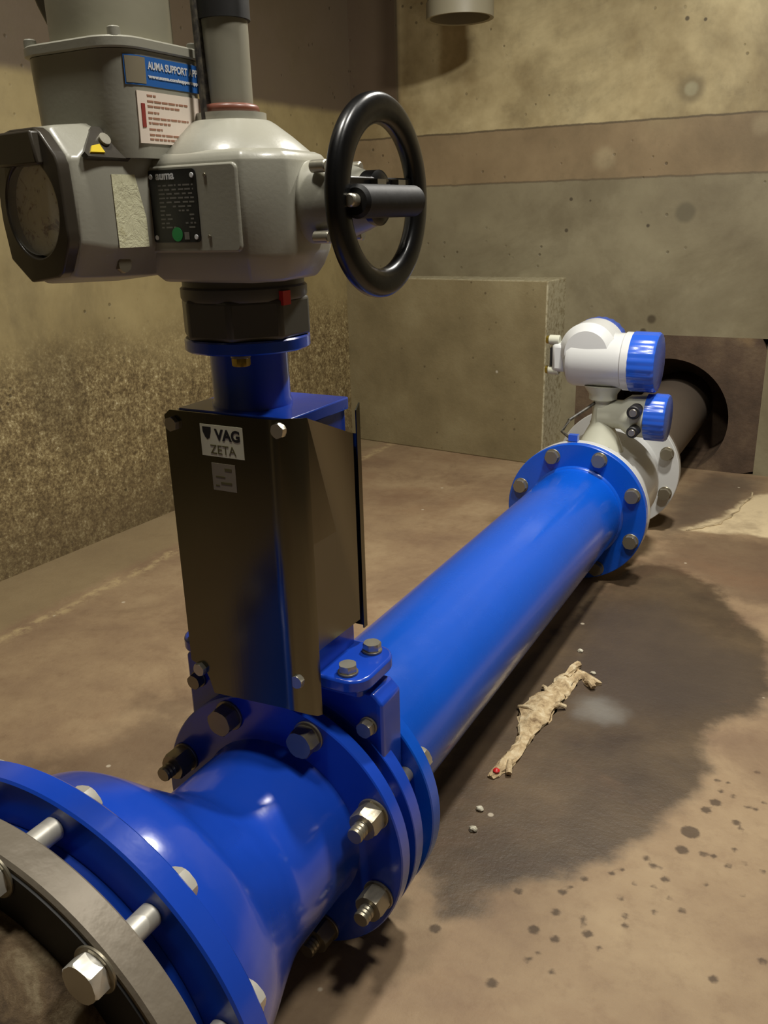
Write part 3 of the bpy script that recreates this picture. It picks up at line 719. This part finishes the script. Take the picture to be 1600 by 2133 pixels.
# plug cover, rounded square, seen corner on
QX, QY, QH, QR = -.079, -.064, .0605, .029
def rsq(h, r, z): return [(x, y, z) for x, y in rrect(QX, QY, h, h, r, 8)]
cap = part(t, 'plug_cover', loft([rsq(QH*.94, QR, .752), rsq(QH*.97, QR, .770), rsq(QH, QR, .833), rsq(QH, QR, .838)]), 'grey', angle=40)
part(t, 'lid', loft([rsq(QH+.0015, QR, .8385), rsq(QH+.0035, QR+.002, .8395), rsq(QH+.0035, QR+.002, .8460), rsq(QH+.002, QR+.001, .8475)]), 'grey', angle=40)
for sx, sy in ((1, 1), (1, -1), (-1, 1), (-1, -1)):
    part(t, 'lid_bolt', solid(.0055, .846, .8545, 'z', (QX+sx*(QH-.010), QY+sy*(QH-.010), 0), .001, 16), 'grey')
part(t, 'motor', lathe([(0, .846), (.0545, .846), (.0545, 1.20), (.050, 1.21), (0, 1.21)], 'z', (QX, QY, 0), 72, closed=False), 'motor')
# labels on the right-hand face of the cover, wrapped over its rounded front corner
def capface(u, k):      # u: distance along the side measured from the far end of the flat towards the front corner
    y1 = QY+QH-QR
    flat = 2*(QH-QR)
    h = QH*1.0+k
    if u <= flat: return (QX+h, y1-u)
    a = (u-flat)/QR
    return (QX+QH-QR+(QR+k)*math.cos(a), QY-QH+QR-(QR+k)*math.sin(a))
def wrap(u0, u1, z0, z1, k=.0008, n=14, bm=None, sh=lambda z: 1.0):
    bm = bm or bmesh.new(); A = []
    for zz_ in (z0, z1):
        for kk in (-.002, k):
            A.append([bm.verts.new((*capface(u0+(u1-u0)*i/n, kk-(.0018*(.833-zz_)/.063 if zz_ < .833 else 0)), zz_)) for i in range(n+1)])
    a, b, c_, d = A     # z0 inner, z0 outer, z1 inner, z1 outer
    for i in range(n):
        bm.faces.new((b[i], b[i+1], d[i+1], d[i])); bm.faces.new((a[i], c_[i], c_[i+1], a[i+1]))
        bm.faces.new((a[i], a[i+1], b[i+1], b[i])); bm.faces.new((c_[i], d[i], d[i+1], c_[i+1]))
    bm.faces.new((a[0], b[0], d[0], c_[0])); bm.faces.new((a[n], c_[n], d[n], b[n]))
    return bm
U1 = 2*(QH-QR)+.018
lab = part(t, 'support_label', wrap(-.016, U1, .8105, .8335), 'labelblue', parent=cap, label='blue label with white lettering')
part(t, 'label_patch', wrap(U1-.021, U1-.001, .8118, .8325, .0011), 'labelgrey', parent=cap)
part(t, 'warning_label', wrap(-.022, U1-.009, .7640, .8060), 'labelpink', parent=cap, label='cream warning label with brown print')
def capletters(s, u_left, z, size, mat, length):
    """lettering laid along the wrapped side"""
    cu = bpy.data.curves.new('t', 'FONT'); cu.body = s; cu.size = size; cu.extrude = .0001; cu.offset = .00025
    o = bpy.data.objects.new('t', cu); COL.objects.link(o)
    dg = bpy.context.evaluated_depsgraph_get(); me = bpy.data.meshes.new_from_object(o.evaluated_get(dg))
    COL.objects.unlink(o); bpy.data.objects.remove(o)
    wmax = max(v_.co.x for v_ in me.vertices); f = length/wmax
    for v_ in me.vertices:
        zz_ = z+v_.co.y; p_ = capface(u_left-v_.co.x*f, .0014+v_.co.z-.0018*max(0, (.833-zz_))/.063)
        v_.co = Vector((p_[0], p_[1], zz_))-t.off
    me.materials.clear(); me.materials.append(M[mat]); me.name = 'lettering'
    q = bpy.data.objects.new('lettering', me); COL.objects.link(q); q.parent = cap
capletters('AUMA SUPPORT APP', U1-.024, .8240, .0082, 'inkwhite', .066)
capletters('www.auma.com/supportapp', U1-.024, .8170, .0038, 'inkwhite', .066)
bm = bmesh.new(); random.seed(5)
for r_, (z, ln) in enumerate(((.8020, .2), (.7975, .95), (.7935, .75), (.7885, .25), (.7840, .95), (.7800, .5), (.7750, .3), (.7705, .95), (.7668, .95))):
    u = U1-.020; end = u-.056*ln
    while u > end:
        l_ = random.uniform(.003, .009); wrap(max(u-l_, end), u, z, z+.0015, .0012, 3, bm); u -= l_+.0012
part(t, 'small_print', bm, 'inkbrown', parent=cap)
part(t, 'warning_bar', wrap(U1-.0165, U1-.0125, .7770, .7960, .0013, 2), 'inkred', parent=cap)
# hood and cables behind the cover
part(t, 'cable_hood', loft([[(x, y, z) for x, y in rrect(QX-.062-sx, QY+.035, .012+sx, .016, .006, 3)] for z, sx in ((.838, .002), (.85, .006), (.90, .020), (.95, .03))]), 'plastic')
part(t, 'cable', tube([(QX+.070, QY+.045, .790), (QX+.066, QY+.045, .84), (QX+.062, QY+.046, .90), (QX+.064, QY+.045, 1.25)], .0048, 10), 'cable')
part(t, 'cable', tube([(QX+.073, QY+.032, .787), (QX+.072, QY+.032, .84), (QX+.070, QY+.033, .90), (QX+.072, QY+.03, 1.25)], .0030, 10), 'cable')

# ------------------------------------------------------------------ flow meter
t = Thing('flow_meter', 'white flow meter with blue capped transmitter head at the far end of the blue pipe', 'flow meter', (0, 2.18, FZ))
FY0, FY1 = 1.9794, 2.385
part(t, 'measuring_tube', lathe([(.10, FY0+.01), (.128, FY0+.01), (.128, FY0+.06), (.138, FY0+.085), (.138, FY1-.13), (.116, FY1-.10), (.116, FY1-.01), (.10, FY1-.01)], 'y'), 'white')
part(t, 'flange', ring(.10, .170, FY0, FY0+.022), 'white')
part(t, 'flange', ring(.10, .170, FY1-.022, FY1), 'white')
for k in range(8):
    a = -.0258+R(22.5+45*k); q = (.1475*math.sin(a), FY1-.022, .1475*math.cos(a)); bolt(t, q, -1, mat='steel', head=.016)
    q = (q[0], FY0+.022, q[2]); bolt(t, q, 1, mat='steel', head=.016)
HY = 2.12
part(t, 'neck', lathe([(0, .12), (.058, .12), (.046, .150), (.026, .190), (.024, .215), (.024, .245), (.034, .25), (.034, .262), (.05, .285), (0, .285)], 'z', (.012, HY, 0), 48, closed=False), 'offwhite')
# transmitter head: barrel along x plus a second round chamber along y
hd = part(t, 'transmitter_head', lathe([(0, -.078), (.050, -.078), (.062, -.070), (.0665, -.058), (.0665, .060), (.070, .063), (.070, .080), (0, .080)], 'x', (0, HY, .345), 64, closed=False), 'white')
part(t, 'round_chamber', lathe([(0, -.068), (.052, -.066), (.070, -.045), (.072, .03), (0, .03)], 'y', (-.022, HY+.01, .368), 64, closed=False), 'white', parent=hd)
def capped(r, n=40, dep=.0018):
    return None
def fluted(axis, c, r, h0, h1, bm=None):
    bm = bm or bmesh.new(); L = []
    for h, s in ((h0, 1), (h1-.006, 1), (h1-.001, .95), (h1, .90)):
        L.append([AX(axis, c, r*s*(1-.018*(i % 4 in (0, 1))), 2*PI*i/96, h) for i in range(96)])
    return loft(L, bm)
part(t, 'end_cap', fluted('x', (0, HY, .345), .0715, .080, .142), 'bluecap', label='blue screw cap')
part(t, 'rear_cap', fluted('y', (-.022, HY+.01, .368), .0725, .03, .07), 'bluecap', label='blue screw cap on the rear chamber')
part(t, 'gland_block', box(-.112, -.074, HY-.040, HY+.030, .315, .385), 'white', bevel=.01)
for z in (.392, .318):
    gl = part(t, 'cable_gland', solid(.012, -.122, -.095, 'x', (0, HY-.025, z), .002, 20), 'offwhite')
    part(t, 'gland_nut', hexprism(bmesh.new(), 'x', (0, HY-.025, z), -.129, -.119, .017), 'brass', parent=gl)
part(t, 'blank_plate', box(-.116, -.111, HY-.036, HY-.010, .330, .374), 'rubber')
# sensor junction box to the right of the neck
jb = part(t, 'junction_box', lathe([(0, .0), (.034, .0), (.036, .055), (.050, .075), (.053, .118), (0, .118)], 'x', (.006, HY+.005, .212), 48, closed=False), 'offwhite')
part(t, 'junction_cap', fluted('x', (.006, HY+.005, .212), .0575, .116, .166), 'bluecap', label='blue screw cap on the junction box')
for z, rr in ((.236, .016), (.188, .014)):
    gl = part(t, 'cable_gland', solid(rr, -.070, -.030, 'y', (.104, HY-.005, z), .002, 24), 'rubber')
    part(t, 'gland_plug', solid(rr*.6, -.073, -.066, 'y', (.104, HY-.005, z), .001, 16), 'steel', parent=gl)
part(t, 'earth_cable', tube([(-.02, FY0+.012, .168), (-.055, FY0+.03, .185), (-.05, FY0+.07, .205), (-.01, FY0+.11, .235), (.005, HY, .248)], .004, 8), 'cable')
part(t, 'cable_clip', box(-.030, -.008, FY0-.0001, FY0+.016, .1705, .186), 'bluecap')

# ------------------------------------------------------------------ coated pipe into the opening
t = Thing('coated_pipe', 'dull taupe coated pipe entering the dark round opening behind the flow meter', 'pipe', (0, 2.8, FZ))
part(t, 'pipe_barrel', lathe([(.100, 2.39), (.114, 2.39), (.114, 3.35), (.100, 3.35)], 'y'), 'taupe')
part(t, 'flange', ring(.108, .168, FY1+.002, FY1+.022), 'taupe')

# ------------------------------------------------------------------ hanging vent pipe
HP = Vector((-.515, 2.55)); hz = at(958, 40, 1, 2.78).z-AZ
t = Thing('vent_pipe', 'pale grey open-ended pipe hanging down in front of the far wall', 'pipe', (0, 0, 0))
pc = at(958, 25, 1, 2.78)
part(t, 'pipe_barrel', lathe([(.096, hz), (.104, hz), (.104, hz+.045), (.100, hz+.048), (.100, TOP+.01), (.092, TOP+.01), (.092, hz+.002)], 'z', (pc.x, 2.78, 0), 64), 'vent')

# ------------------------------------------------------------------ debris on the floor
t = Thing('tan_debris', 'crumpled tan strip of debris lying on the damp floor beside the blue pipe', 'debris', (.13, 1.3, FZ))
px_path = [(1022, 1622, 12), (1045, 1602, 30), (1066, 1578, 30), (1084, 1556, 22), (1098, 1530, 30), (1108, 1500, 56), (1130, 1474, 62), (1152, 1450, 46), (1168, 1436, 40), (1184, 1414, 38), (1203, 1405, 30), (1222, 1412, 20), (1240, 1430, 32)]
random.seed(11); L = []; n = 18
pts = [at(a, b, 2, .0) for a, b, w_ in px_path]
P2 = []
for (a, b, w_), p in zip(px_path, pts):
    e = at(a+w_/2, b, 2, 0); P2.append((p, (e-p).length))
fine = []
for (p, w_), (q, w2) in zip(P2, P2[1:]):
    for k in range(3): fine.append((p.lerp(q, k/3), w_+(w2-w_)*k/3))
fine.append(P2[-1])
for i, (p, w_) in enumerate(fine):
    a = fine[max(i-1, 0)][0]; b = fine[min(i+1, len(fine)-1)][0]; d = (b-a).normalized(); s = Vector((d.y, -d.x, 0))
    ring_ = []
    for k in range(n):
        an = 2*PI*k/n; rr = w_*(.8+.6*random.random())
        hgt = (.004+.3*w_)*(.6+.7*random.random())
        ring_.append((p.x+s.x*rr*math.cos(an), p.y+s.y*rr*math.cos(an), FZ+max(0.0005, hgt*(.9*math.sin(an)+.15))))
    L.append(ring_)
part(t, 'strip', loft(L), 'debris', angle=20)
e = at(1212, 1398, 2, 0)
for q, dq, r_ in (((1180, 1418), (1204, 1390), .008), ((1062, 1592), (1060, 1618), .005), ((1118, 1490), (1080, 1478), .004), ((1140, 1452), (1132, 1436), .004), ((1150, 1480), (1178, 1478), .004), ((1222, 1425), (1236, 1438), .006)):
    a, b = at(*q, 2, 0), at(*dq, 2, 0)
    part(t, 'twig', tube([(a.x, a.y, FZ+.006), ((a.x+b.x)/2, (a.y+b.y)/2, FZ+.012), (b.x, b.y, FZ+.006)], r_, 8), 'debris')
rp = at(1034, 1613, 2, 0)
part(t, 'red_scrap', lathe([(0, 0), (.005, .001), (.006, .004), (.003, .007), (0, .008)], 'z', (rp.x, rp.y, FZ+.004), 9, closed=False), 'red', label='small red scrap')
for i, (q, r_, lb) in enumerate((((1000, 1688), .0055, 'small tan stone on the damp floor below the debris strip'), ((986, 1730), .0055, 'small white stone on the damp floor nearest the blue flanges'),
                   ((1236, 1404), .0045, 'tiny white stone just beyond the far tip of the tan debris'), ((1210, 1358), .005, 'small pale stone on the damp floor between pipe and wall'))):
    p = at(*q, 2, 0); bm = bmesh.new(); bmesh.ops.create_icosphere(bm, subdivisions=2, radius=r_)
    for v_ in bm.verts: v_.co = Vector((v_.co.x*1.2, v_.co.y, v_.co.z*.7))*random.uniform(.8, 1.2)
    bmesh.ops.translate(bm, verts=bm.verts, vec=(0, 0, r_*.55))
    o = finish(bm, 'stone', M['stone'], None, Vector((0, 0, 0))); o.location = (p.x, p.y, 0)
    o['kind'] = 'thing'; o['label'] = lb; o['category'] = 'stone'; o['group'] = 'small stones on the floor'
